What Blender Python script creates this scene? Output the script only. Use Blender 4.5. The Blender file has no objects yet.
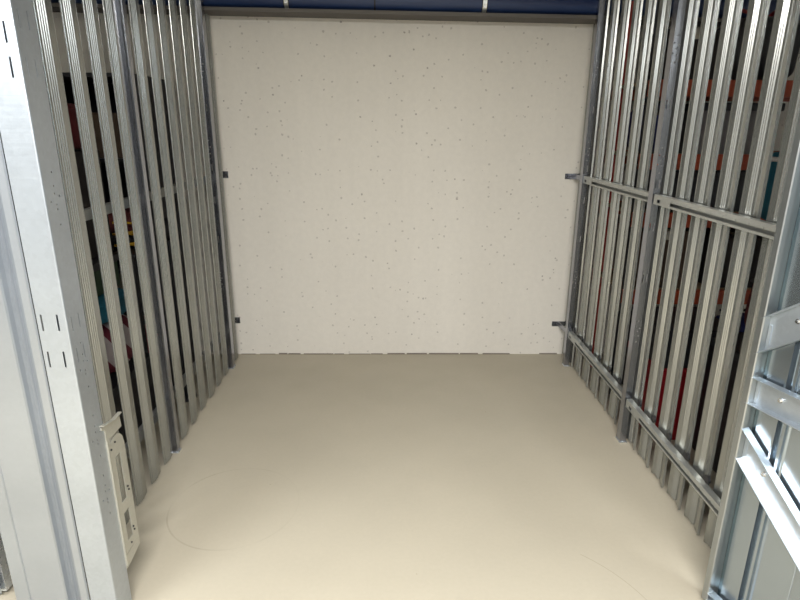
import bpy, bmesh, math, random
from mathutils import Vector, Matrix
random.seed(7)
S = bpy.context.scene
COL = S.collection

# ------------------------------------------------------------------ camera
F_PX = 566.56
PITCH, YAW, ROLL = 0.29789, 0.01519, 0.00569
fw = Vector((math.sin(YAW)*math.cos(PITCH), math.cos(YAW)*math.cos(PITCH), -math.sin(PITCH)))
rt = Vector((math.cos(YAW), -math.sin(YAW), 0)); up = rt.cross(fw)
r2 = rt*math.cos(ROLL) + up*math.sin(ROLL); u2 = up*math.cos(ROLL) - rt*math.sin(ROLL)
cd = bpy.data.cameras.new('camera'); cam = bpy.data.objects.new('camera', cd); COL.objects.link(cam)
cd.sensor_width = 36; cd.lens = F_PX/800*36; cd.clip_start = 0.02; cd.clip_end = 60
M = Matrix((r2, u2, -fw)).transposed().to_4x4(); M.translation = (0, 0, 1.6)
cam.matrix_world = M
S.camera = cam

# ------------------------------------------------------------------ world, exposure, lamps
w = bpy.data.worlds.new('world'); S.world = w; w.use_nodes = True
w.node_tree.nodes['Background'].inputs[0].default_value = (0.9, 0.95, 1.0, 1)
w.node_tree.nodes['Background'].inputs[1].default_value = 0.25
vs = S.view_settings
vs.view_transform = 'Standard'; vs.look = 'None'; vs.gamma = 1; vs.use_curve_mapping = False
vs.exposure = 0.24
LAMPS = [  # centre, size x, size y, watts, colour
    ((0.0, -0.5, 2.66), 1.5, 0.16, 190, (1.0, 0.985, 0.965)),
    ((-2.3, -0.5, 2.60), 1.5, 0.16, 95, (0.93, 0.97, 1.0)),
    ((2.3, -0.5, 2.60), 1.5, 0.16, 95, (0.93, 0.97, 1.0)),
]
for c, sx, sy, wt, colr in LAMPS:
    ld = bpy.data.lights.new('tube_light', 'AREA'); ld.shape = 'RECTANGLE'; ld.size = sx; ld.size_y = sy
    ld.energy = wt; ld.color = colr
    lo = bpy.data.objects.new('tube_light', ld); COL.objects.link(lo); lo.location = c

# ------------------------------------------------------------------ helpers
def newbm(): return bmesh.new()
def bx(bm, x0, x1, y0, y1, z0, z1):
    v = [bm.verts.new((x, y, z)) for z in (z0, z1) for x, y in ((x0, y0), (x1, y0), (x1, y1), (x0, y1))]
    for f in ((3, 2, 1, 0), (4, 5, 6, 7), (0, 1, 5, 4), (1, 2, 6, 5), (2, 3, 7, 6), (3, 0, 4, 7)):
        bm.faces.new([v[i] for i in f])
def prism(bm, pts, a0, a1, axis='z'):
    """closed polygon pts (2D) extruded from a0 to a1 along axis"""
    def P(p, a):
        return {'z': (p[0], p[1], a), 'x': (a, p[0], p[1]), 'y': (p[0], a, p[1])}[axis]
    A = [bm.verts.new(P(p, a0)) for p in pts]; B = [bm.verts.new(P(p, a1)) for p in pts]
    n = len(pts)
    for i in range(n):
        bm.faces.new((A[i], A[(i+1) % n], B[(i+1) % n], B[i]))
    bm.faces.new(A[::-1]); bm.faces.new(B)
def sheet(bm, pts, th, a0, a1, axis='z'):
    """open polyline given a thickness, extruded"""
    n = len(pts); off = []
    for i in range(n):
        a = Vector(pts[max(i-1, 0)]); b = Vector(pts[min(i+1, n-1)])
        d = (b-a).normalized(); off.append((pts[i][0]-d.y*th, pts[i][1]+d.x*th))
    def P(p, a):
        return {'z': (p[0], p[1], a), 'x': (a, p[0], p[1]), 'y': (p[0], a, p[1])}[axis]
    f0 = [bm.verts.new(P(p, a0)) for p in pts]; f1 = [bm.verts.new(P(p, a1)) for p in pts]
    g0 = [bm.verts.new(P(p, a0)) for p in off]; g1 = [bm.verts.new(P(p, a1)) for p in off]
    for i in range(n-1):
        bm.faces.new((f0[i], f0[i+1], f1[i+1], f1[i])); bm.faces.new((g0[i+1], g0[i], g1[i], g1[i+1]))
        bm.faces.new((f0[i+1], f0[i], g0[i], g0[i+1])); bm.faces.new((f1[i], f1[i+1], g1[i+1], g1[i]))
    bm.faces.new((f0[0], f1[0], g1[0], g0[0])); bm.faces.new((f1[-1], f0[-1], g0[-1], g1[-1]))
def cyl(bm, c, r, h, axis='z', seg=16, r2_=None):
    m = {'z': Matrix.Identity(4), 'x': Matrix.Rotation(math.pi/2, 4, 'Y'), 'y': Matrix.Rotation(-math.pi/2, 4, 'X')}[axis]
    bmesh.ops.create_cone(bm, cap_ends=True, segments=seg, radius1=r, radius2=r if r2_ is None else r2_, depth=h,
                          matrix=Matrix.Translation(c) @ m)
def ball(bm, c, r, sc=(1, 1, 1), seg=18):
    bmesh.ops.create_uvsphere(bm, u_segments=seg, v_segments=seg//2, radius=r,
                              matrix=Matrix.Translation(c) @ Matrix.Diagonal((*sc, 1)))
def tube(bm, pts, r, seg=8):
    pts = [Vector(p) for p in pts]; rings = []
    for i, p in enumerate(pts):
        d = (pts[min(i+1, len(pts)-1)] - pts[max(i-1, 0)]).normalized()
        a = d.cross(Vector((0, 0, 1)));
        if a.length < 1e-3: a = d.cross(Vector((0, 1, 0)))
        a.normalize(); b = d.cross(a)
        rings.append([bm.verts.new(p + (a*math.cos(t) + b*math.sin(t))*r) for t in [2*math.pi*k/seg for k in range(seg)]])
    for A, B in zip(rings, rings[1:]):
        for k in range(seg): bm.faces.new((A[k], A[(k+1) % seg], B[(k+1) % seg], B[k]))
    bm.faces.new(rings[0]); bm.faces.new(rings[-1][::-1])
def obj(name, bm, mat, parent=None, bevel=0, smooth=False, kind=None):
    bmesh.ops.recalc_face_normals(bm, faces=bm.faces)
    me = bpy.data.meshes.new(name); bm.to_mesh(me); bm.free()
    me.materials.append(mat)
    o = bpy.data.objects.new(name, me); COL.objects.link(o)
    if parent: o.parent = parent
    if smooth:
        for p in me.polygons: p.use_smooth = True
        me.set_sharp_from_angle(angle=math.radians(35))
    if bevel:
        m = o.modifiers.new('bevel', 'BEVEL'); m.width = bevel; m.segments = 2; m.limit_method = 'ANGLE'
        m.angle_limit = math.radians(40)
    if kind: o['kind'] = kind
    return o
def one(name, shape, mat, parent=None, **k):
    b = newbm(); shape(b); return obj(name, b, mat, parent, **k)
GROUPS = {'cardboard_box': 'cardboard boxes in the neighbouring units', 'plastic_crate': 'crates in the neighbouring units', 'ceiling_lamp': 'batten lamps on the aisle ceiling',
          'duffel_bag': 'bags on the storage rack', 'storage_chest': 'black chests in the neighbouring units', 'folded_blanket': 'blankets in the left unit'}
def thing(name, label, cat, loc=(0, 0, 0), rz=0, group=None):
    group = group or GROUPS.get(name)
    o = bpy.data.objects.new(name, None); COL.objects.link(o); o.location = loc; o.rotation_euler = (0, 0, rz)
    o.empty_display_size = 0.1
    return tag(o, label, cat, group)
def tag(o, label, cat, group=None):
    o['label'] = label; o['category'] = cat
    if group: o['group'] = group
    return o
def plabel(o, l): o['label'] = l; return o
def punch(o, cut):
    """cut real holes through a mesh"""
    bmesh.ops.recalc_face_normals(cut, faces=cut.faces)
    me = bpy.data.meshes.new('tmp'); cut.to_mesh(me); cut.free()
    c = bpy.data.objects.new('tmp', me); COL.objects.link(c); c.parent = o.parent
    m = o.modifiers.new('b', 'BOOLEAN'); m.operation = 'DIFFERENCE'; m.object = c; m.solver = 'EXACT'
    bpy.context.view_layer.update()
    dg = bpy.context.evaluated_depsgraph_get()
    new = bpy.data.meshes.new_from_object(o.evaluated_get(dg))
    o.modifiers.clear(); o.data = new
    bpy.data.objects.remove(c)

# ------------------------------------------------------------------ materials
def mat(name, col, rough=0.5, metal=0.0, spec=0.5):
    m = bpy.data.materials.new(name); m.use_nodes = True
    b = m.node_tree.nodes['Principled BSDF']
    b.inputs['Base Color'].default_value = (*col, 1); b.inputs['Roughness'].default_value = rough
    b.inputs['Metallic'].default_value = metal; b.inputs['Specular IOR Level'].default_value = spec
    return m
def N(m, t, **k):
    n = m.node_tree.nodes.new(t)
    for a, v in k.items(): setattr(n, a, v)
    return n
def LK(m, a, b): m.node_tree.links.new(a, b)
def bsdf(m): return m.node_tree.nodes['Principled BSDF']
def coords(m, scale=(1, 1, 1), kind='Object'):
    tc = N(m, 'ShaderNodeTexCoord'); mp = N(m, 'ShaderNodeMapping'); mp.inputs['Scale'].default_value = scale
    LK(m, tc.outputs[kind], mp.inputs['Vector']); return mp.outputs[0]
def ramp(m, fac, stops, interp='LINEAR'):
    r = N(m, 'ShaderNodeValToRGB'); r.color_ramp.interpolation = interp
    e = r.color_ramp.elements
    while len(e) < len(stops): e.new(0.5)
    for i, (p, c) in enumerate(stops):
        e[i].position = p; e[i].color = (c, c, c, 1) if isinstance(c, (int, float)) else (*c, 1)
    LK(m, fac, r.inputs[0]); return r.outputs[0]
def noise(m, vec, scale, detail=3, rough=0.5):
    n = N(m, 'ShaderNodeTexNoise'); n.inputs['Scale'].default_value = scale; n.inputs['Detail'].default_value = detail
    n.inputs['Roughness'].default_value = rough; LK(m, vec, n.inputs['Vector']); return n.outputs['Fac']
def mixc(m, fac, a, b, mode='MIX'):
    n = N(m, 'ShaderNodeMix', data_type='RGBA', blend_type=mode)
    for s, v in ((n.inputs['Factor'], fac), (n.inputs['A'], a), (n.inputs['B'], b)):
        if hasattr(v, 'links'): LK(m, v, s)
        elif isinstance(v, (int, float)): s.default_value = v
        else: s.default_value = (*v, 1)
    return n.outputs['Result']
def bump(m, h, strength=0.2, dist=0.002):
    n = N(m, 'ShaderNodeBump'); n.inputs['Strength'].default_value = strength; n.inputs['Distance'].default_value = dist
    LK(m, h, n.inputs['Height']); LK(m, n.outputs[0], bsdf(m).inputs['Normal'])

def galv(name, base, rough, metal, spangle=0.06, brush=(6, 6, 260), bstr=0.0, sp_scale=90):
    m = mat(name, base, rough, metal)
    v = coords(m); vb = coords(m, brush)
    vo = N(m, 'ShaderNodeTexVoronoi'); vo.inputs['Scale'].default_value = sp_scale; LK(m, v, vo.inputs['Vector'])
    sp = N(m, 'ShaderNodeSeparateColor'); LK(m, vo.outputs['Color'], sp.inputs[0])
    dr_ = min(spangle*0.6, 0.08)
    f = ramp(m, sp.outputs[0], [(0, 1-spangle), (1, 1+spangle)])
    ln = noise(m, v, 3.0, 4); f2 = ramp(m, ln, [(0.3, 0.90), (0.7, 1.05)])
    c = mixc(m, 1.0, base, f, 'MULTIPLY'); c = mixc(m, 1.0, c, f2, 'MULTIPLY')
    LK(m, c, bsdf(m).inputs['Base Color'])
    r = ramp(m, sp.outputs[1], [(0, rough-dr_), (1, rough+dr_)])
    LK(m, r, bsdf(m).inputs['Roughness'])
    if bstr > 0: bump(m, noise(m, vb, 1.0, 3), bstr, 0.0004)
    return m
GALV = galv('galvanised_steel', (0.66, 0.69, 0.72), 0.30, 0.9)
GALV_BRIGHT = galv('brushed_galvanised_steel', (0.48, 0.52, 0.565), 0.38, 0.85, 0.03, (2, 2, 120), 0.6)
GALV_POST = galv('dull_galvanised_post', (0.36, 0.37, 0.41), 0.22, 0.97, 0.01)
SLAT = galv('slat_zinc_finish', (0.345, 0.352, 0.332), 0.25, 0.82, 0.0)
RAIL = galv('rail_zinc_finish', (0.42, 0.43, 0.41), 0.35, 0.6, 0.04)
DOORM = galv('door_sheet_galvanised', (0.42, 0.48, 0.53), 0.24, 0.95, 0.0)
COVERM = galv('cover_sheet_galvanised', (0.42, 0.45, 0.49), 0.33, 0.85, 0.01)
RECESS = galv('zinc_dark_reflection', (0.20, 0.27, 0.31), 0.22, 0.95, 0.01)  # zinc darkened so the colour carries the recess's dark reflection
STILE = galv('stile_zinc', (0.38, 0.40, 0.40), 0.3, 0.9, 0.01)
BRACE = galv('brace_galvanised', (0.50, 0.55, 0.60), 0.38, 0.85, 0.03)
CREAM = galv('yellowed_zinc_plate', (0.47, 0.455, 0.39), 0.4, 0.5, 0.03)
DARKPL = mat('dark_plastic', (0.02, 0.02, 0.022), 0.5)
BOLT = mat('bright_bolt', (0.8, 0.82, 0.85), 0.18, 1.0)
CLAMP = galv('zinc_pipe_clamp', (0.72, 0.74, 0.72), 0.35, 0.8, 0.1)
RUBBER = mat('black_rubber', (0.012, 0.012, 0.014), 0.7)

# concrete back wall
WALL = mat('painted_concrete', (0.725, 0.69, 0.625), 0.85, 0, 0.2)
v = coords(WALL)
big = ramp(WALL, noise(WALL, v, 0.9, 4), [(0.3, 0.965), (0.7, 1.02)])
streak = ramp(WALL, noise(WALL, coords(WALL, (9, 1, 0.35)), 1.0, 4), [(0.35, 0.985), (0.65, 1.01)])
fine = ramp(WALL, noise(WALL, v, 28, 5, 0.6), [(0.35, 0.97), (0.7, 1.015)])
c = mixc(WALL, 1.0, (0.725, 0.69, 0.625), big, 'MULTIPLY'); c = mixc(WALL, 1.0, c, streak, 'MULTIPLY')
c = mixc(WALL, 1.0, c, fine, 'MULTIPLY')
def pits(m, vec, scale, rad, keep, soft=0.02):
    vo = N(m, 'ShaderNodeTexVoronoi'); vo.inputs['Scale'].default_value = scale; LK(m, vec, vo.inputs['Vector'])
    sp = N(m, 'ShaderNodeSeparateColor'); LK(m, vo.outputs['Color'], sp.inputs[0])
    k = N(m, 'ShaderNodeMath', operation='GREATER_THAN'); LK(m, sp.outputs[0], k.inputs[0]); k.inputs[1].default_value = keep
    rr = N(m, 'ShaderNodeMath', operation='MULTIPLY'); LK(m, sp.outputs[1], rr.inputs[0]); rr.inputs[1].default_value = rad
    d = N(m, 'ShaderNodeMath', operation='LESS_THAN'); LK(m, vo.outputs['Distance'], d.inputs[0]); LK(m, rr.outputs[0], d.inputs[1])
    a = N(m, 'ShaderNodeMath', operation='MULTIPLY'); LK(m, k.outputs[0], a.inputs[0]); LK(m, d.outputs[0], a.inputs[1])
    return a.outputs[0]
nv = N(WALL, 'ShaderNodeVectorMath', operation='ADD')
nn = N(WALL, 'ShaderNodeTexNoise'); nn.inputs['Scale'].default_value = 40; LK(WALL, v, nn.inputs['Vector'])
sc_ = N(WALL, 'ShaderNodeVectorMath', operation='SCALE'); LK(WALL, nn.outputs['Color'], sc_.inputs[0]); sc_.inputs['Scale'].default_value = 0.012
LK(WALL, v, nv.inputs[0]); LK(WALL, sc_.outputs[0], nv.inputs[1])
p1 = pits(WALL, nv.outputs[0], 11, 0.13, 0.45); p2 = pits(WALL, nv.outputs[0], 24, 0.20, 0.6); p3 = pits(WALL, nv.outputs[0], 5, 0.055, 0.5)
c = mixc(WALL, p1, c, mixc(WALL, 0.60, c, (0.24, 0.21, 0.18)))
c = mixc(WALL, p2, c, mixc(WALL, 0.45, c, (0.28, 0.25, 0.22)))
c = mixc(WALL, p3, c, mixc(WALL, 0.85, c, (0.10, 0.08, 0.07)))
LK(WALL, c, bsdf(WALL).inputs['Base Color']); bump(WALL, noise(WALL, v, 22, 5), 0.15, 0.003)

# coated floor with a ring scratch and scuffs
FLOOR = mat('coated_floor', (0.43, 0.388, 0.305), 0.5, 0, 0.35)
v = coords(FLOOR)
fb = ramp(FLOOR, noise(FLOOR, v, 1.3, 4), [(0.3, 0.95), (0.7, 1.04)])
ff = ramp(FLOOR, noise(FLOOR, v, 60, 3), [(0.3, 0.985), (0.7, 1.015)])
c = mixc(FLOOR, 1.0, (0.43, 0.388, 0.305), fb, 'MULTIPLY'); c = mixc(FLOOR, 1.0, c, ff, 'MULTIPLY')
def ring(m, vec, cx, cy, rad, wid, gate=None):
    d = N(m, 'ShaderNodeVectorMath', operation='SUBTRACT'); LK(m, vec, d.inputs[0]); d.inputs[1].default_value = (cx, cy, 0)
    s = N(m, 'ShaderNodeVectorMath', operation='LENGTH'); LK(m, d.outputs[0], s.inputs[0])
    cmpn = N(m, 'ShaderNodeMath', operation='COMPARE'); LK(m, s.outputs['Value'], cmpn.inputs[0])
    cmpn.inputs[1].default_value = rad; cmpn.inputs[2].default_value = wid
    out = cmpn.outputs[0]
    if gate is not None:
        g = N(m, 'ShaderNodeMath', operation='MULTIPLY'); LK(m, out, g.inputs[0]); LK(m, gate, g.inputs[1]); out = g.outputs[0]
    return out
g1 = ramp(FLOOR, noise(FLOOR, v, 3.1, 2), [(0.45, 0.15), (0.6, 1.0)])
c = mixc(FLOOR, ring(FLOOR, v, -0.69, 2.13, 0.278, 0.0035, g1), c, mixc(FLOOR, 0.28, c, (0.20, 0.16, 0.12)))
xyz = N(FLOOR, 'ShaderNodeSeparateXYZ'); LK(FLOOR, v, xyz.inputs[0])
g2 = ramp(FLOOR, noise(FLOOR, v, 2.3, 2), [(0.52, 0.0), (0.56, 1.0)])
c = mixc(FLOOR, ring(FLOOR, v, 0.40, 1.40, 0.54, 0.0016, ramp(FLOOR, xyz.outputs[0], [(0.7400, 0.0), (0.7401, 1.0), (0.91, 1.0), (0.9101, 0.0)])), c, mixc(FLOOR, 0.35, c, (0.2, 0.16, 0.12)))
sm = pits(FLOOR, v, 9, 0.035, 0.72)
c = mixc(FLOOR, sm, c, mixc(FLOOR, 0.7, c, (0.1, 0.07, 0.05)))
wv = coords(FLOOR, (30, 9, 1)); scf = ramp(FLOOR, noise(FLOOR, wv, 1.0, 6, 0.7), [(0.70, 0), (0.74, 1)])
spot = ramp(FLOOR, noise(FLOOR, v, 1.7, 1), [(0.52, 0.0), (0.62, 1.0)])
gm = N(FLOOR, 'ShaderNodeMath', operation='MULTIPLY'); LK(FLOOR, scf, gm.inputs[0]); LK(FLOOR, spot, gm.inputs[1])
c = mixc(FLOOR, gm.outputs[0], c, mixc(FLOOR, 0.25, c, (0.16, 0.13, 0.1)))
LK(FLOOR, c, bsdf(FLOOR).inputs['Base Color'])
LK(FLOOR, ramp(FLOOR, noise(FLOOR, v, 5, 4), [(0.3, 0.42), (0.7, 0.6)]), bsdf(FLOOR).inputs['Roughness'])
bump(FLOOR, noise(FLOOR, v, 45, 4), 0.06, 0.002)
GREYWALL = mat('grey_wall', (0.30, 0.30, 0.30), 0.6)
PLASTER = mat('white_plaster', (0.78, 0.77, 0.74), 0.8, 0, 0.2)
bump(PLASTER, noise(PLASTER, coords(PLASTER), 30, 4), 0.1, 0.002)

PIPE = mat('navy_pipe_plastic', (0.010, 0.025, 0.08), 0.45, 0, 0.5)
vP = coords(PIPE, (0.6, 20, 20)); LK(PIPE, mixc(PIPE, ramp(PIPE, noise(PIPE, vP, 1.2, 3), [(0.35, 0), (0.65, 1)]), (0.008, 0.020, 0.075), (0.014, 0.036, 0.11)), bsdf(PIPE).inputs['Base Color'])
PIPE_STRIP = mat('grey_strip', (0.11, 0.10, 0.09), 0.7)
def simple(name, col, rough=0.6, metal=0.0, var=0.12, scale=14):
    m = mat(name, col, rough, metal)
    f = ramp(m, noise(m, coords(m), scale, 4), [(0.3, 1-var), (0.7, 1+var)])
    LK(m, mixc(m, 1.0, col, f, 'MULTIPLY'), bsdf(m).inputs['Base Color']); return m
ORANGE = simple('orange_rack_paint', (0.36, 0.055, 0.018), 0.45)
REDUP = simple('red_rack_paint', (0.42, 0.03, 0.02), 0.45)
BLACKM = simple('black_paint', (0.015, 0.015, 0.018), 0.5)
BOARD = simple('chipboard', (0.30, 0.22, 0.13), 0.8)
CARD = simple('brown_cardboard', (0.07, 0.045, 0.028), 0.85)
CARDD = simple('dark_cardboard', (0.02, 0.016, 0.014), 0.85)
GREYB = simple('grey_plastic', (0.15, 0.14, 0.14), 0.5)
DGREYB = simple('charcoal_plastic', (0.018, 0.02, 0.023), 0.5)
TEAL = simple('teal_fabric', (0.006, 0.11, 0.17), 0.8)
NAVY = simple('navy_fabric', (0.012, 0.02, 0.12), 0.8)
MAROON = simple('dark_red_fabric', (0.09, 0.004, 0.008), 0.8)
RED = simple('red_plastic', (0.28, 0.006, 0.012), 0.4)
DUSTYRED = simple('faded_red_fabric', (0.14, 0.03, 0.028), 0.8)
GREENM = simple('dark_green_plastic', (0.012, 0.04, 0.012), 0.6)
YELLOW = simple('yellow_cable', (0.7, 0.40, 0.02), 0.5)
CREAMB = simple('pale_card', (0.48, 0.45, 0.38), 0.8)
WHITEF = simple('white_fabric', (0.75, 0.70, 0.68), 0.85)
OLIVE = simple('olive_fabric', (0.08, 0.08, 0.055), 0.85)
STRIPE = mat('striped_fabric', (0.7, 0.6, 0.6), 0.85)
wvn = N(STRIPE, 'ShaderNodeTexWave', wave_type='BANDS', bands_direction='DIAGONAL'); wvn.inputs['Scale'].default_value = 3.2; wvn.inputs['Distortion'].default_value = 1.5
LK(STRIPE, coords(STRIPE), wvn.inputs['Vector'])
LK(STRIPE, mixc(STRIPE, ramp(STRIPE, wvn.outputs['Fac'], [(0.62, 0), (0.68, 1)], 'CONSTANT'), (0.42, 0.36, 0.36), (0.13, 0.01, 0.025)), bsdf(STRIPE).inputs['Base Color'])
LAMPW = mat('lamp_housing_white', (0.8, 0.8, 0.8), 0.4)
LAMPE = mat('lamp_diffuser', (0.9, 0.9, 0.9), 0.4); bsdf(LAMPE).inputs['Emission Color'].default_value = (1, 0.98, 0.95, 1); bsdf(LAMPE).inputs['Emission Strength'].default_value = 3.0

# ------------------------------------------------------------------ setting
ZC = 3.0; WY = 3.86
one('floor', lambda b: bx(b, -4, 4, -2.4, WY, -0.2, 0), FLOOR, kind='structure')
one('wall_back', lambda b: bx(b, -4, 4, WY, WY+0.2, -0.2, ZC), WALL, kind='structure')
one('ceiling', lambda b: bx(b, -4, 4, -2.4, WY, ZC, ZC+0.2), PLASTER, kind='structure')
one('wall_aisle', lambda b: bx(b, -4, 4, -2.6, -2.4, -0.2, ZC), GREYWALL, kind='structure')
one('wall_left', lambda b: bx(b, -4.2, -4, -2.4, WY, -0.2, ZC), PLASTER, kind='structure')
one('wall_right', lambda b: bx(b, 4, 4.2, -2.4, WY, -0.2, ZC), PLASTER, kind='structure')
# dark ragged joint where floor meets wall
def joint(b):
    x = -1.10
    while x < 1.24:
        L = random.uniform(0.05, 0.22)
        if random.random() < 0.8: bx(b, x, min(x+L, 1.24), WY-random.uniform(0.003, 0.007), WY+0.001, 0.0, random.uniform(0.003, 0.010))
        x += L + random.uniform(0, 0.06)
one('trim_1', joint, simple('grey_joint', (0.20, 0.17, 0.14), 0.9), kind='structure')

for i, (c, sx, sy, wt, colr) in enumerate(LAMPS):
    t = thing('ceiling_lamp', ['long white batten lamp on the aisle ceiling above the open unit', 'long white batten lamp on the aisle ceiling towards the left neighbour', 'long white batten lamp on the aisle ceiling towards the right neighbour'][i], 'lamp', (c[0], c[1], c[2]+0.07))
    for hx_ in (-0.5, 0.5): one('hanger_rod', lambda b: cyl(b, (hx_, 0, (ZC-c[2]-0.07)/2), 0.005, ZC-c[2]-0.07, 'z', 8), LAMPW, t)
    one('housing', lambda b: bx(b, -sx/2-0.03, sx/2+0.03, -sy/2-0.02, sy/2+0.02, -0.05, 0), LAMPW, t, bevel=0.005)
    one('diffuser', lambda b: bx(b, -sx/2, sx/2, -sy/2, sy/2, -0.06, -0.05), LAMPE, t)

# ------------------------------------------------------------------ slatted partitions
ZT = 2.72
def slat_profile_left():
    p = [(-0.0010, 0.0), (0.002, 0.0008), (0.0040, 0.0030), (0.0044, 0.010)]
    u = 0.012
    for k in range(4):
        w0 = 0.0044 + k*0.0010
        p += [(w0, u), (w0+0.0030, u+0.0025), (w0+0.0034, u+0.0065), (w0+0.0012, u+0.0095)]
        u += 0.0115
    p += [(0.0080, 0.058), (0.0066, 0.075), (0.0044, 0.095), (0.0030, 0.101), (0.0010, 0.1035)]
    return p          # (w into the unit, u away from the camera)
def slat_left(name, z1, parent, mat_=SLAT):
    b = newbm(); sheet(b, slat_profile_left(), 0.0012, 0.012, z1)
    return obj(name, b, mat_, parent, smooth=False)
def slat_profile_right():
    # u from the near edge to the far edge, w into the unit (negative = dished outwards)
    p = [(0.004, 0.0), (0.014, 0.0025), (0.013, 0.006), (0.009, 0.012), (0.003, 0.040), (-0.006, 0.066)]
    u = 0.070
    for k in range(3):
        p += [(-0.004, u), (0.0005, u+0.003), (0.0005, u+0.006), (-0.003, u+0.009)]
        u += 0.0115
    p += [(-0.002, 0.106), (0.004, 0.120), (0.005, 0.125), (0.001, 0.128)]
    return p
def slat_right(name, z1, parent):
    b = newbm(); sheet(b, [(-w_, u) for w_, u in slat_profile_right()], -0.0012, 0.012, z1)
    return obj(name, b, SLAT, parent)
def hole_cluster(b, x, y, z, axis):
    """small punched holes: a diamond of seven"""
    for dy, dz in ((0, 0.06), (-0.009, 0.03), (0.009, 0.022), (0, 0.006), (-0.012, -0.012), (0.006, -0.018), (0, -0.05)):
        c = (x, y+dy, z+dz) if axis == 'x' else (x+dy, y, z+dz)
        cyl(b, c, 0.0032, 0.02, axis, 8)

# left partition
XL = -1.109
lp = thing('slatted_partition', 'left side partition of pale grey steel slats with its rails behind the slats', 'partition', (XL, 2.75, 0))
OX, OY = XL, 2.75
near_l = [1.64, 1.797, 1.954, 2.112, 2.268, 2.424] + [2.658 + 0.1595*k for k in range(6)]
proto = None
for y in near_l:
    if proto is None: proto = slat_left('slat', ZT, lp); o = proto
    else: o = proto.copy(); COL.objects.link(o); o.parent = lp
    o.location = (0, y-OY, 0)
ks = slat_left('slat', 2.232, lp); ks.location = (0, 3.705-OY, 0); plabel(ks, 'short end slat stopping below the blue pipe')
def part_post(parent, x0, x1, y0, y1, zt, foot_side, origin):
    ox, oy = origin
    def sh(b):
        t = 0.002
        prism(b, [(x0, y0), (x1, y0), (x1, y1), (x1-t, y1), (x1-t, y0+t), (x0+t, y0+t), (x0+t, y1), (x0, y1)], 0.003, zt)
    b = newbm(); sh(b); o = obj('post', b, GALV_POST, parent)
    cut = newbm()
    for z in (1.92, 1.45, 0.62): hole_cluster(cut, (x0+x1)/2, y0, z, 'y')
    for z in (1.70, 1.15, 1.35, 0.9):
        for dx in (-0.009, 0.009): bx(cut, (x0+x1)/2+dx-0.0018, (x0+x1)/2+dx+0.0018, y0-0.01, y0+0.01, z-0.02, z+0.02)
    punch(o, cut); o.location = (-ox, -oy, 0)
    one('foot', lambda b: bx(b, x0-0.004, x1+0.006, y0-0.008, y1+0.004, 0, 0.005), GALV, o)
    if zt < 2.6:
        one('cap', lambda b: bx(b, x0-0.002, x1+0.002, y0-0.002, y1+0.002, zt, zt+0.012), DARKPL, o)
    return o
part_post(lp, -1.165, -1.090, 2.552, 2.585, ZT, 1, (OX, OY))
part_post(lp, -1.150, -1.090, 3.600, 3.655, ZT, 1, (OX, OY))
for z0, z1 in ((1.247, 1.288), (0.187, 0.236)):
    r = one('rail', lambda b: sheet(b, [(-1.190, z0), (-1.168, z0), (-1.168, z1), (-1.190, z1)], 0.002, 1.62, 3.84, 'y'), RAIL, lp)
    r.location = (-OX, -OY, 0)
    for y in (2.60, 3.63):
        br = one('clip', lambda b: (bx(b, -1.168, -1.164, y-0.028, y+0.012, z0-0.004, z1+0.004)), GALV, r)
for z in (1.285, 0.262):
    wb = one('wall_bracket', lambda b: (bx(b, -1.13, -1.088, WY-0.004, WY, z-0.022, z+0.022), bx(b, -1.13, -1.126, WY-0.05, WY, z-0.022, z+0.022)), GALV_POST, lp)
    wb.location = (-OX, -OY, 0)
    one('bolt', lambda b: cyl(b, (-1.098, WY-0.01, z), 0.008, 0.014, 'y', 8), DARKPL, wb)

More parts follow.
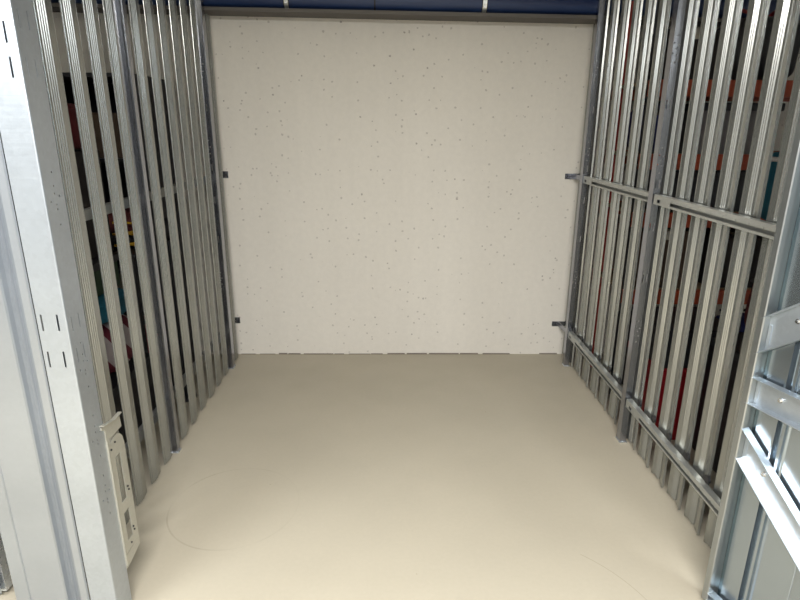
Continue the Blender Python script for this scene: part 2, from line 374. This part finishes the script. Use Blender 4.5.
# right partition
XR = 1.258
rp = thing('slatted_partition', 'right side partition of pale grey steel slats with slotted rails running across its front', 'partition', (XR, 2.75, 0))
OX, OY = XR, 2.75
near_r = [1.592, 1.75, 1.908, 2.068, 2.228, 2.386, 2.545] + [2.805 + 0.1595*k for k in range(6)]
proto = None
for y in near_r:
    if proto is None: proto = slat_right('slat', ZT, rp); o = proto
    else: o = proto.copy(); COL.objects.link(o); o.parent = rp
    o.location = (0, y-OY, 0)
ks = slat_right('slat', 2.212, rp); ks.location = (-0.003, 3.722-OY, 0); plabel(ks, 'short end slat stopping below the blue pipe')
part_post(rp, 1.211, 1.2435, 2.642, 2.688, ZT, -1, (OX, OY))
part_post(rp, 1.206, 1.240, 3.640, 3.685, 2.318, -1, (OX, OY))
for zc, caps in ((1.262, False), (0.215, True)):
    for y0, y1 in ((1.60, 2.634), (2.697, 3.655)):
        r = one('rail', lambda b: sheet(b, [(1.2165, zc+0.0225), (1.2165, zc+0.042), (1.242, zc+0.042), (1.242, zc), (1.2165, zc), (1.2165, zc+0.008)], 0.002, y0, y1, 'y'), RAIL, rp)
        cut = newbm()
        y = y0 + 0.06
        while y < y1-0.05:
            bx(cut, 1.21, 1.225, y, y+0.004, zc+0.018, zc+0.030); y += 0.08
        punch(r, cut); r.location = (-OX, -OY, 0)
        one('end_plate', lambda b: bx(b, 1.2145, 1.2164, y1-0.16, y1-0.070, zc+0.002, zc+0.040), RAIL, r)
        one('end_plate', lambda b: bx(b, 1.2145, 1.2164, y1-0.032, y1-0.001, zc+0.002, zc+0.040), RAIL, r)
        if caps:
            for ny in near_r:
                if y0 < ny < y1:
                    one('bolt_cap', lambda b: cyl(b, (1.240, ny-0.004, zc+0.066), 0.017, 0.010, 'x', 14), DARKPL, r, smooth=True)
    # strap from the rail's end to a flat tab screwed on the wall
    wb = one('wall_bracket', lambda b: (prism(b, [(1.214, 3.652), (1.218, 3.652), (1.224, 3.70), (1.205, 3.80), (1.20, WY-0.004), (1.16, WY-0.004), (1.16, WY), (1.275, WY), (1.275, WY-0.004), (1.206, WY-0.004), (1.21, 3.80), (1.229, 3.70), (1.229, 3.652), (1.2285, 3.640), (1.214, 3.640)][:2] + [(1.222, 3.70), (1.210, 3.80), (1.206, WY-0.002), (1.200, WY-0.002), (1.206, 3.80), (1.217, 3.70)], zc+0.008, zc+0.040),
                                      bx(b, 1.160, 1.262, WY-0.005, WY, zc+0.004, zc+0.040)), GALV_POST, rp)
    wb.location = (-OX, -OY, 0)
    one('screw', lambda b: (cyl(b, (1.175, WY-0.007, zc+0.022), 0.006, 0.006, 'y', 8), cyl(b, (1.192, WY-0.007, zc+0.022), 0.004, 0.006, 'y', 8)), DARKPL, wb)

# ------------------------------------------------------------------ blue pipe along the back wall
def PZ(x): return 2.322 - 0.0125*(x+1.1)
pp = thing('wall_pipe', 'dark blue pipe in metal clamps running along the top of the back wall', 'pipe', (0, 3.735, 2.33))
PR = 0.058
def shp(b, x0, x1, r): tube(b, [(x0, 0, PZ(x0)-2.33), (x1, 0, PZ(x1)-2.33)], r, 32)
one('pipe_length', lambda b: shp(b, -3.2, -0.103, PR), PIPE, pp, smooth=True)
one('pipe_length', lambda b: shp(b, -0.099, 3.2, PR), PIPE, pp, smooth=True)
one('joint_ring', lambda b: shp(b, -0.106, -0.097, PR+0.0025), RUBBER, pp, smooth=True)
one('strip_under_pipe', lambda b: prism(b, [(-3.2, PZ(-3.2)-2.33-0.080), (3.2, PZ(3.2)-2.33-0.080), (3.2, PZ(3.2)-2.33-0.0605), (-3.2, PZ(-3.2)-2.33-0.0605)], -0.055, 0.1245, 'y'), PIPE_STRIP, pp)  # dark grey strip just below the pipe, reaching back to the wall
for x in (-0.62, 0.545, -1.9, 1.9):
    def ringmesh(b, xx, wd, r): shp(b, xx-wd/2, xx+wd/2, r)
    k = one('pipe_clamp', lambda b: ringmesh(b, x, 0.024, PR+0.005), CLAMP, pp, smooth=True)
    one('rubber_lining', lambda b: ringmesh(b, x, 0.034, PR+0.0025), RUBBER, k, smooth=True)
    one('hanger_rod', lambda b: tube(b, [(x, 0.0, PZ(x)-2.33+PR), (x, 0.0, ZC-2.33)], 0.005), CLAMP, k)
    one('clamp_screw', lambda b: cyl(b, (x, -0.062, PZ(x)-2.33-0.030), 0.007, 0.012, 'y', 8), BOLT, k)

# ------------------------------------------------------------------ left front post and cover panel
fp = thing('door_post', 'wide bright galvanised slotted post at the left of the opening', 'post', (-0.95, 1.55, 0))
def fpost(b):
    t = 0.002; x0, x1, y0, y1 = -0.985, -0.903, 1.50, 1.591
    x0, x1, y0, y1 = x0+0.95, x1+0.95, y0-1.55, y1-1.55
    r = 0.004
    prism(b, [(x0, y0), (x1-r, y0), (x1-r*0.3, y0+r*0.3), (x1, y0+r), (x1, y1), (x1-0.022, y1), (x1-0.022, y1-t), (x1-t, y1-t), (x1-t, y0+r), (x1-t-r*0.4, y0+t), (x0+t, y0+t), (x0+t, y1-t), (x0+0.02, y1-t), (x0+0.02, y1), (x0, y1)], 0.004, ZT)
face = one('post_body', fpost, GALV_BRIGHT, fp)
cut = newbm()
for zz in (1.811+0.0, 1.702+0.03, 1.0715, 0.9615, 2.35, 2.24):
    for xx in (-0.928, -0.972):
        bx(cut, xx+0.95-0.0025, xx+0.95+0.0025, -0.06, -0.04, zz-0.024, zz+0.024)
for zz in (1.845, 1.735, 1.060, 0.965):
    for yy in (1.523, 1.560): bx(cut, 0.03, 0.06, yy-1.55-0.002, yy-1.55+0.002, zz-0.022, zz+0.022)
for zz in (0.915, 0.68, 0.47, 1.40):
    for dy, dz in ((0, 0.042), (-0.002, 0.022), (0.018, 0.014), (-0.024, 0.002), (0, -0.008), (0, -0.02), (0.002, -0.062), (0.0, 0.078)):
        cyl(cut, (0.047, -0.001+dy, zz+dz), 0.0036, 0.02, 'x', 8)
punch(face, cut)
one('foot', lambda b: bx(b, -0.04, 0.049, -0.052, 0.045, 0, 0.005), GALV, fp)
# latch plate hooked on the post's rear edge
def latch(b):
    xa, xb = -0.905+0.95, -0.902+0.95
    Y = lambda y: y-1.55
    for y0, y1, z0, z1 in ((1.592, 1.628, 0.20, 0.585), (1.664, 1.700, 0.20, 0.575), (1.628, 1.664, 0.20, 0.235), (1.628, 1.664, 0.345, 0.385), (1.628, 1.664, 0.56, 0.60)):
        bx(b, xa, xb, Y(y0), Y(y1), z0, z1)
    prism(b, [(Y(1.592), 0.585), (Y(1.628), 0.585), (Y(1.628), 0.625), (Y(1.618), 0.622), (Y(1.604), 0.612), (Y(1.592), 0.60)], xa, xb, 'x')
    prism(b, [(Y(1.664), 0.575), (Y(1.700), 0.575), (Y(1.694), 0.605), (Y(1.678), 0.622), (Y(1.664), 0.628), (Y(1.628), 0.625), (Y(1.628), 0.60), (Y(1.664), 0.60)], xa, xb, 'x')
    prism(b, [(Y(1.592), 0.15), (Y(1.612), 0.15), (Y(1.700), 0.165), (Y(1.700), 0.20), (Y(1.612), 0.195), (Y(1.592), 0.20)], xa, xb, 'x')
lt = one('latch_plate', latch, CREAM, fp)
plabel(lt, 'cream coloured latch plate with two slots')
def hook(b):
    Y = lambda y: y-1.55
    prism(b, [(Y(1.575), 0.70), (Y(1.605), 0.695), (Y(1.640), 0.688), (Y(1.690), 0.690), (Y(1.694), 0.64), (Y(1.640), 0.640), (Y(1.612), 0.640), (Y(1.604), 0.60), (Y(1.592), 0.60), (Y(1.592), 0.68), (Y(1.575), 0.69)], 0.046, 0.050, 'x')
    sheet(b, [(Y(1.572), 0.705), (Y(1.600), 0.699), (Y(1.640), 0.690), (Y(1.690), 0.692)], 0.003, 0.047, 0.060, 'x')
one('latch_hook', hook, CREAM, lt)
one('edge_fold', lambda b: bx(b, 0.045, 0.053, 1.590-1.55, 1.593-1.55, 0.165, 0.64), CREAM, lt)
for yy_, zz_ in ((1.612, 0.600), (1.640, 0.612), (1.676, 0.42), (1.680, 0.405), (1.672, 0.26), (1.676, 0.245), (1.645, 0.215)):
    one('screw', lambda b: cyl(b, (0.049, yy_-1.55, zz_), 0.0035, 0.004, 'x', 8), DARKPL, lt)

def cover_profile(sgn, x0):
    """corrugated cover sheet, from the post outwards (x0) ; returns (x, y)"""
    q = [(0.0, 0.004), (0.004, 0.0), (0.024, 0.001), (0.036, 0.007), (0.046, 0.017), (0.054, 0.022), (0.060, 0.022), (0.065, 0.014), (0.068, -0.002), (0.071, -0.006), (0.076, -0.006), (0.080, 0.0),
         (0.186, 0.0), (0.190, 0.0045), (0.194, 0.0), (0.234, 0.0), (0.238, 0.003), (0.242, 0.012), (0.242, 0.05)]
    return [(x0 + sgn*a, 1.512 + bb) for a, bb in q]
cv = one('cover_panel', lambda b: sheet(b, [(x+1.12, y-1.55) for x, y in cover_profile(-1, -0.9985)], 0.0012, 0.006, ZT), COVERM)
cv.location = (-1.12, 1.55, 0)
tag(cv, 'ribbed galvanised steel cover panel left of the bright slotted post', 'panel')

# right frame post, hidden behind the open door leaf
rpst = thing('door_post', 'galvanised frame post at the right of the opening behind the open door', 'post', (1.30, 1.55, 0))
one('post_body', lambda b: prism(b, [(-0.03, -0.045), (0.05, -0.045), (0.05, 0.0), (0.048, 0.0), (0.048, -0.043), (-0.028, -0.043), (-0.028, 0.0), (-0.03, 0.0)], 0.004, ZT), GALV, rpst)
one('foot', lambda b: bx(b, -0.034, 0.054, -0.049, 0.004, 0, 0.005), GALV, rpst)

# closed door sheets of the neighbouring units
def ribbed(b, x0, x1, y, z0, z1):
    pts = []; x = x0
    while x < x1-0.2:
        pts += [(x, y), (x+0.09, y), (x+0.10, y+0.012), (x+0.12, y+0.012), (x+0.13, y)]; x += 0.2
    pts.append((x1, y)); sheet(b, pts, 0.0012, z0, z1)
for sgn, lab in ((-1, 'closed ribbed steel door of the neighbouring unit on the left'), (1, 'closed ribbed steel door of the neighbouring unit on the right')):
    t = thing('unit_door', lab, 'door', (sgn*2.3, 1.62, 0))
    xa, xb = (-0.95, 0.93)
    one('door_sheet', lambda b: ribbed(b, xa, xb, 0, 0.02, 2.5), DOORM, t)
    one('door_frame', lambda b: (bx(b, xa-0.01, xa+0.05, 0.012, 0.05, 0.02, 2.5), bx(b, xb-0.05, xb+0.01, 0.012, 0.05, 0.02, 2.5), bx(b, xa+0.05, xb-0.05, 0.014, 0.05, 2.44, 2.5), bx(b, xa+0.05, xb-0.05, 0.014, 0.05, 0.02, 0.08)), GALV, t)

# ------------------------------------------------------------------ open door leaf on the right
DA = math.radians(17)
dr = thing('unit_door', 'open galvanised door leaf with channel braces swung out at the right', 'door', (1.097, 1.575, 0), math.atan2(-math.cos(DA), math.sin(DA)))
DW, DH, D0 = 1.80, 2.45, 0.02
# sheet: profile (t along the leaf, depth away from the opening side)
sp = [(0.000, 0.048), (0.020, 0.048), (0.024, 0.038), (0.084, 0.038), (0.087, 0.029), (0.093, 0.029), (0.096, 0.047), (0.109, 0.047), (0.112, 0.029), (0.120, 0.029), (0.122, 0.036), (0.126, 0.036), (0.128, 0.033), (0.131, 0.038)]
per = 0.222
pts = list(sp[:4])
k = 0
while 0.084 + k*per < DW-0.25:
    base = k*per
    pts += [(a+base, d_) for a, d_ in sp[4:]] + [(0.234+base, 0.038), (0.236+base, 0.0395), (0.238+base, 0.038)]
    k += 1
pts += [(DW-0.03, 0.038), (DW-0.02, 0.046), (DW, 0.046)]
one('door_sheet', lambda b: sheet(b, pts, 0.0012, D0+0.01, DH-0.01), DOORM, dr)
def stile(b, t0, sg):
    q = [(t0+sg*0.012, 0.046), (t0+sg*0.012, 0.003), (t0+sg*0.009, 0.0), (t0-sg*0.009, 0.0), (t0-sg*0.012, 0.003), (t0-sg*0.013, 0.008), (t0-sg*0.013, 0.050)]
    if sg < 0: q = q[::-1]
    sheet(b, q, -0.0016, D0, DH)
one('hinge_stile', lambda b: stile(b, -0.004, 1), STILE, dr)
plabel(one('recess_reflection_strip', lambda b: bx(b, 0.009, 0.021, 0.043, 0.0465, D0, DH), RECESS, dr), 'recessed strip beside the hinge stile with a dark reflection put into its colour')  # thin strip, dark reflection painted into its colour
one('lock_stile', lambda b: stile(b, DW+0.004, -1), BRACE, dr)
def channel(name, p0, ang, L, h, label=None, clipL=None):
    """U channel lying on the sheet, open towards the unit; p0 = (t,z) of the mid line at its left end"""
    b = newbm(); d = 0.0285; t = 0.002
    P = [(0.001, -h/2), (0.001+t, -h/2+0), (d, -h/2)]
    prof = [(0.0, -h/2), (d, -h/2), (d, h/2), (0.0, h/2), (0.0, h/2-t), (d-t, h/2-t), (d-t, -h/2+t), (0.0, -h/2+t)]
    ca, sa = math.cos(ang), math.sin(ang); ta = math.tan(ang)
    ends = []
    for s in (0, L):
        ring_ = []
        for dep, a in prof:
            # square-cut vertically so that the end meets the stile
            s_ = (s/ca + a*math.tan(ang)) if True else s
            ring_.append(b.verts.new((p0[0] + s_*ca - a*sa, dep-0.0, p0[1] + s_*sa + a*ca)))
        ends.append(ring_)
    n = len(prof)
    for i in range(n): b.faces.new((ends[0][i], ends[0][(i+1) % n], ends[1][(i+1) % n], ends[1][i]))
    b.faces.new(ends[0][::-1]); b.faces.new(ends[1])
    o = obj(name, b, BRACE, dr)
    for s in (0.095, L/2, L-0.1):
        cx, cz = p0[0]+s, p0[1]+s*ta + 0.005
        bo = one('bolt', lambda bb: (cyl(bb, (cx, d-t-0.002, cz), 0.0075, 0.006, 'y', 12), cyl(bb, (cx, d-t-0.006, cz), 0.0045, 0.010, 'y', 6)), BOLT, o, smooth=True)
    tab = one('end_tab', lambda bb: bx(bb, p0[0]+0.012, p0[0]+0.022, d-t-0.003, d-t, p0[1]-h*0.42+0.02*ta, p0[1]+h*0.42), BRACE, o)
    return o
channel('middle_brace', (-0.003, 0.828), 0.0, DW, 0.088)
channel('upper_brace', (-0.003, 1.003), math.radians(37), DW, 0.093)
channel('lower_brace', (-0.003, 0.652), math.radians(-38.5), 0.80, 0.086)
channel('top_rail', (-0.003, DH-0.045), 0.0, DW, 0.08)
channel('bottom_rail', (-0.003, D0+0.018), 0.0, DW, 0.030)
for z in (0.35, 1.35, 2.2):
    h = one('hinge', lambda b: (cyl(b, (-0.012, 0.064, z), 0.010, 0.12, 'z', 12), bx(b, -0.012, 0.05, 0.051, 0.055, z-0.05, z+0.05)), GALV, dr, smooth=True)

# ------------------------------------------------------------------ things in the neighbouring units
def box_thing(name, label, cat, c, size, m, rz=0, bevel=0.004, group=None, lid=None, handle=None, flaps=False):
    t = thing(name, label, cat, c, rz, group)
    sx, sy, sz = size
    one('body', lambda b: bx(b, -sx/2, sx/2, -sy/2, sy/2, 0, sz), m, t, bevel=bevel)
    if lid: one('lid', lambda b: bx(b, -sx/2-0.012, sx/2+0.012, -sy/2-0.012, sy/2+0.012, sz-0.03, sz+0.012), lid, t, bevel=0.006)
    if flaps: one('tape', lambda b: (bx(b, -0.025, 0.025, -sy/2-0.001, sy/2+0.001, sz-0.05, sz+0.001)), CREAMB, t)
    if handle: one('handle', lambda b: tube(b, [(-0.06, 0, sz), (-0.06, 0, sz+0.04), (0.06, 0, sz+0.04), (0.06, 0, sz)], 0.007), handle, t, smooth=True)
    return t
def soft_thing(name, label, cat, c, size, m, rz=0, seed=0, extra=None):
    """a slumped bag or folded cloth: a rounded box pushed about"""
    t = thing(name, label, cat, c, rz)
    b = newbm(); bmesh.ops.create_cube(b, size=1)
    bmesh.ops.subdivide_edges(b, edges=b.edges, cuts=6, use_grid_fill=True)
    rnd = random.Random(seed)
    ph = [rnd.uniform(0, 6) for _ in range(6)]
    for vv in b.verts:
        x, y, z = vv.co
        k = (abs(2*x)**4 + abs(2*y)**4 + abs(2*z)**4)**0.25
        if k > 0: f = max(abs(2*x), abs(2*y), abs(2*z))/k
        x, y, z = x*f, y*f, z*f
        wob = 1 + 0.05*math.sin(9*z+ph[0]+5*x) + 0.05*math.sin(11*x+ph[1]+6*y)
        vv.co = (x*size[0]*wob, y*size[1]*wob, max((z+0.5*f+(1-f)*0.5)*size[2], 0.0))
    mz = min(vv.co.z for vv in b.verts)
    for vv in b.verts: vv.co.z -= mz
    o = obj('body', b, m, t); 
    for p in o.data.polygons: p.use_smooth = True
    md = o.modifiers.new('s', 'SUBSURF'); md.levels = 1; md.render_levels = 1
    if extra: extra(t, size)
    return t
def straps(m, w_=0.02):
    def f(t, s):
        for sx in (-0.25, 0.25):
            one('strap', lambda b: tube(b, [(s[0]*sx, -s[1]*0.45, s[2]*0.75), (s[0]*sx, -s[1]*0.35, s[2]*1.0), (s[0]*sx, 0, s[2]*1.12), (s[0]*sx, s[1]*0.35, s[2]*1.0)], 0.010), m, t, smooth=True)
    return f

# right neighbour: steel rack with orange beams standing against its back wall
RX0, RX1, RY0, RY1 = 1.36, 2.56, 3.20, 3.68
rk = thing('storage_rack', 'tall storage rack with orange beams behind the right slats', 'rack', ((RX0+RX1)/2, (RY0+RY1)/2, 0))
ox, oy = (RX0+RX1)/2, (RY0+RY1)/2
for x in (RX0, RX1-0.05):
    for y in (RY0+0.002, RY1-0.05):
        u = one('upright', lambda b: prism(b, [(x-ox, y-oy), (x+0.05-ox, y-oy), (x+0.05-ox, y+0.048-oy), (x+0.046-ox, y+0.048-oy), (x+0.046-ox, y+0.004-oy), (x-ox, y+0.004-oy)], 0, 2.3), REDUP if y > 3.5 else BLACKM, rk)
LEV = (0.645, 1.10, 1.42, 1.80)
for z in LEV:
    for y in (RY0-0.036, RY1):
        one('beam', lambda b: bx(b, RX0-ox, RX1-ox, y-oy, y+0.034-oy, z-0.042, z+0.042), ORANGE, rk, bevel=0.003)
    one('shelf_board', lambda b: bx(b, RX0-ox+0.003, RX1-ox-0.003, RY0-oy, RY1-oy-0.002, z+0.022, z+0.038), BOARD, rk)
def on(z): return z + 0.039
box_thing('plastic_crate', 'grey plastic crate on the rack level below the top orange beam', 'crate', (1.90, 3.42, on(1.42)), (0.46, 0.36, 0.26), GREYB, lid=DGREYB)
soft_thing('duffel_bag', 'dark blue bag on the left end of the upper rack shelf', 'bag', (1.52, 3.42, on(1.42)), (0.22, 0.34, 0.27), NAVY, seed=3, extra=straps(BLACKM))
box_thing('cardboard_box', 'brown cardboard box on the rack shelf at rail height', 'box', (1.62, 3.42, on(0.645)), (0.34, 0.36, 0.34), CARD, flaps=True)
box_thing('cardboard_box', 'darker cardboard box right of the brown one on the same rack shelf', 'box', (2.08, 3.42, on(0.645)), (0.36, 0.36, 0.30), CARDD, flaps=True)
box_thing('cardboard_box', 'dark cardboard box on the top rack shelf nearest the slats', 'box', (1.60, 3.42, on(1.80)), (0.30, 0.34, 0.26), CARDD, flaps=True)
soft_thing('duffel_bag', 'dark blue bag high on the top rack shelf beside the dark box', 'bag', (2.02, 3.42, on(1.80)), (0.40, 0.34, 0.34), BLACKM, seed=5, extra=straps(RED))
box_thing('plastic_crate', 'charcoal crate on the rack shelf at upper rail height', 'crate', (1.75, 3.42, on(1.10)), (0.5, 0.36, 0.22), DGREYB, lid=BLACKM)
box_thing('cardboard_box', 'dark cardboard box on the floor beneath the rack', 'box', (1.75, 3.42, 0), (0.5, 0.36, 0.42), CARDD, flaps=True)
soft_thing('backpack', 'navy backpack on the floor beneath the far end of the rack', 'bag', (2.25, 3.42, 0), (0.32, 0.30, 0.45), NAVY, seed=8, extra=straps(BLACKM))
# nearer things by the right slats
box_thing('storage_chest', 'black storage chest on the floor behind the nearest right slats', 'chest', (1.80, 2.30, 0), (0.46, 0.62, 0.62), BLACKM, lid=DGREYB)
soft_thing('suitcase', 'dark red upright suitcase standing on the black chest behind the right slats', 'suitcase', (1.74, 2.28, 0.633), (0.30, 0.36, 0.56), MAROON, seed=2, extra=lambda t, s: one('handle', lambda b: tube(b, [(-s[0]*0.47, -0.08, s[2]*0.6), (-s[0]*0.60, -0.07, s[2]*0.6), (-s[0]*0.60, 0.07, s[2]*0.6), (-s[0]*0.47, 0.08, s[2]*0.6)], 0.008), BLACKM, t, smooth=True))
soft_thing('carrier_bag', 'teal bag with white band lying on the dark red suitcase', 'bag', (1.74, 2.36, 1.197), (0.30, 0.42, 0.32), TEAL, seed=6,
           extra=lambda t, s: (plabel(one('band', lambda b: bx(b, -s[0]*0.49, s[0]*0.49, -s[1]*0.50, s[1]*0.50, s[2]*0.84, s[2]*0.90), WHITEF, t, bevel=0.01), 'white band')))
box_thing('plastic_bin', 'bright red plastic bin on the floor behind the right slats', 'bin', (1.56, 2.86, 0), (0.34, 0.40, 0.40), RED, lid=RED)
box_thing('plastic_crate', 'charcoal crate standing on the bright red bin', 'crate', (1.56, 2.86, 0.413), (0.36, 0.38, 0.20), DGREYB, lid=BLACKM)

# left neighbour: low shelf unit and piles
sh_ = thing('shelf_unit', 'black shelf unit behind the far left slats', 'shelf', (-1.72, 3.50, 0))
for x in (-0.35, 0.32):
    one('side_panel', lambda b: bx(b, x, x+0.03, -0.28, 0.28, 0, 1.86), BLACKM, sh_, bevel=0.002)
for z in (0.08, 0.52, 0.96, 1.40, 1.84): one('shelf_board', lambda b: bx(b, -0.318, 0.318, -0.28, 0.28, z, z+0.02), BLACKM, sh_)
one('back_panel', lambda b: bx(b, -0.318, 0.318, 0.27, 0.28, 0.1, 1.84), BLACKM, sh_)
box_thing('plastic_crate', 'olive grey crate on the second shelf of the black unit', 'crate', (-1.68, 3.48, 0.541), (0.48, 0.36, 0.24), OLIVE, lid=DGREYB)
soft_thing('folded_blanket', 'faded red folded blanket on the middle shelf of the black unit', 'blanket', (-1.68, 3.46, 0.982), (0.46, 0.40, 0.16), DUSTYRED, seed=4)
box_thing('cardboard_box', 'brown cardboard box on the fourth shelf of the black unit', 'box', (-1.68, 3.46, 1.421), (0.42, 0.36, 0.24), CARD, flaps=True)
soft_thing('cloth_bag', 'red cloth bag at the foot of the black shelf unit', 'bag', (-1.66, 3.46, 0.101), (0.44, 0.40, 0.30), RED, seed=9, extra=straps(BLACKM))
# pile behind the near left slats
box_thing('storage_chest', 'black chest at the bottom of the pile behind the near left slats', 'chest', (-1.66, 2.62, 0), (0.56, 0.80, 0.34), BLACKM, lid=DGREYB)
soft_thing('folded_blanket', 'navy blanket folded on the black chest', 'blanket', (-1.62, 2.39, 0.354), (0.44, 0.32, 0.12), NAVY, seed=12)
soft_thing('striped_duvet', 'white duvet with dark red stripes in the pile behind the left slats', 'duvet', (-1.60, 2.81, 0.354), (0.44, 0.40, 0.28), STRIPE, seed=14)
soft_thing('cushion', 'teal cushion on top of the striped duvet', 'cushion', (-1.58, 2.78, 0.640), (0.38, 0.36, 0.14), TEAL, seed=16)
box_thing('plastic_tub', 'dark green tub on the teal cushion', 'tub', (-1.62, 2.78, 0.785), (0.34, 0.32, 0.16), GREENM, lid=BLACKM)
box_thing('cardboard_box', 'pale box with a dark mark on top of the dark green tub', 'box', (-1.66, 2.80, 0.958), (0.36, 0.36, 0.52), CARDD, flaps=True)
def sign(t):
    one('printed_label', lambda b: bx(b, 0.18, 0.183, -0.12, 0.06, 0.38, 0.50), CREAMB, t)
soft_thing('jacket_bundle', 'dark red bundled jacket on top of the left pile', 'jacket', (-1.64, 2.84, 1.479), (0.36, 0.36, 0.22), MAROON, seed=21)
box_thing('picture_frame', 'tall dark board leaning behind the nearest left slats', 'board', (-1.86, 2.14, 0), (0.5, 0.05, 1.9), DGREYB, rz=0.15)
# cable coil hung on the board side and a black ball
cc = thing('cable_coil', 'yellow coiled cable resting behind the left slats', 'cable', (-1.46, 3.13, 0.0))
one('stand', lambda b: (cyl(b, (0, 0, 0.45), 0.02, 0.9, 'z', 12), cyl(b, (0, 0, 0.01), 0.045, 0.02, 'z', 20), cyl(b, (0, 0, 0.91), 0.09, 0.02, 'z', 20)), BLACKM, cc, smooth=True)
def coil(b):
    tube(b, [(0.075*math.cos(a), 0.075*math.sin(a), 0.925+0.010*a) for a in [i*0.35 for i in range(46)]], 0.006)
one('cable', coil, YELLOW, cc, smooth=True)
bl = one('ball', lambda b: ball(b, (0, 0, 0.06), 0.06), RUBBER, smooth=True); bl.location = (-1.255, 3.16, 0.985)
tag(bl, 'black rubber ball caught behind the left slats', 'ball')
ps = thing('pedestal', 'slim black pedestal under the rubber ball behind the left slats', 'pedestal', (-1.255, 3.16, 0))
one('base', lambda b: cyl(b, (0, 0, 0.01), 0.06, 0.02, 'z', 20), BLACKM, ps, smooth=True)
one('pole', lambda b: cyl(b, (0, 0, 0.495), 0.012, 0.95, 'z', 12), BLACKM, ps, smooth=True)
one('top', lambda b: cyl(b, (0, 0, 0.9775), 0.05, 0.015, 'z', 20), BLACKM, ps, smooth=True)
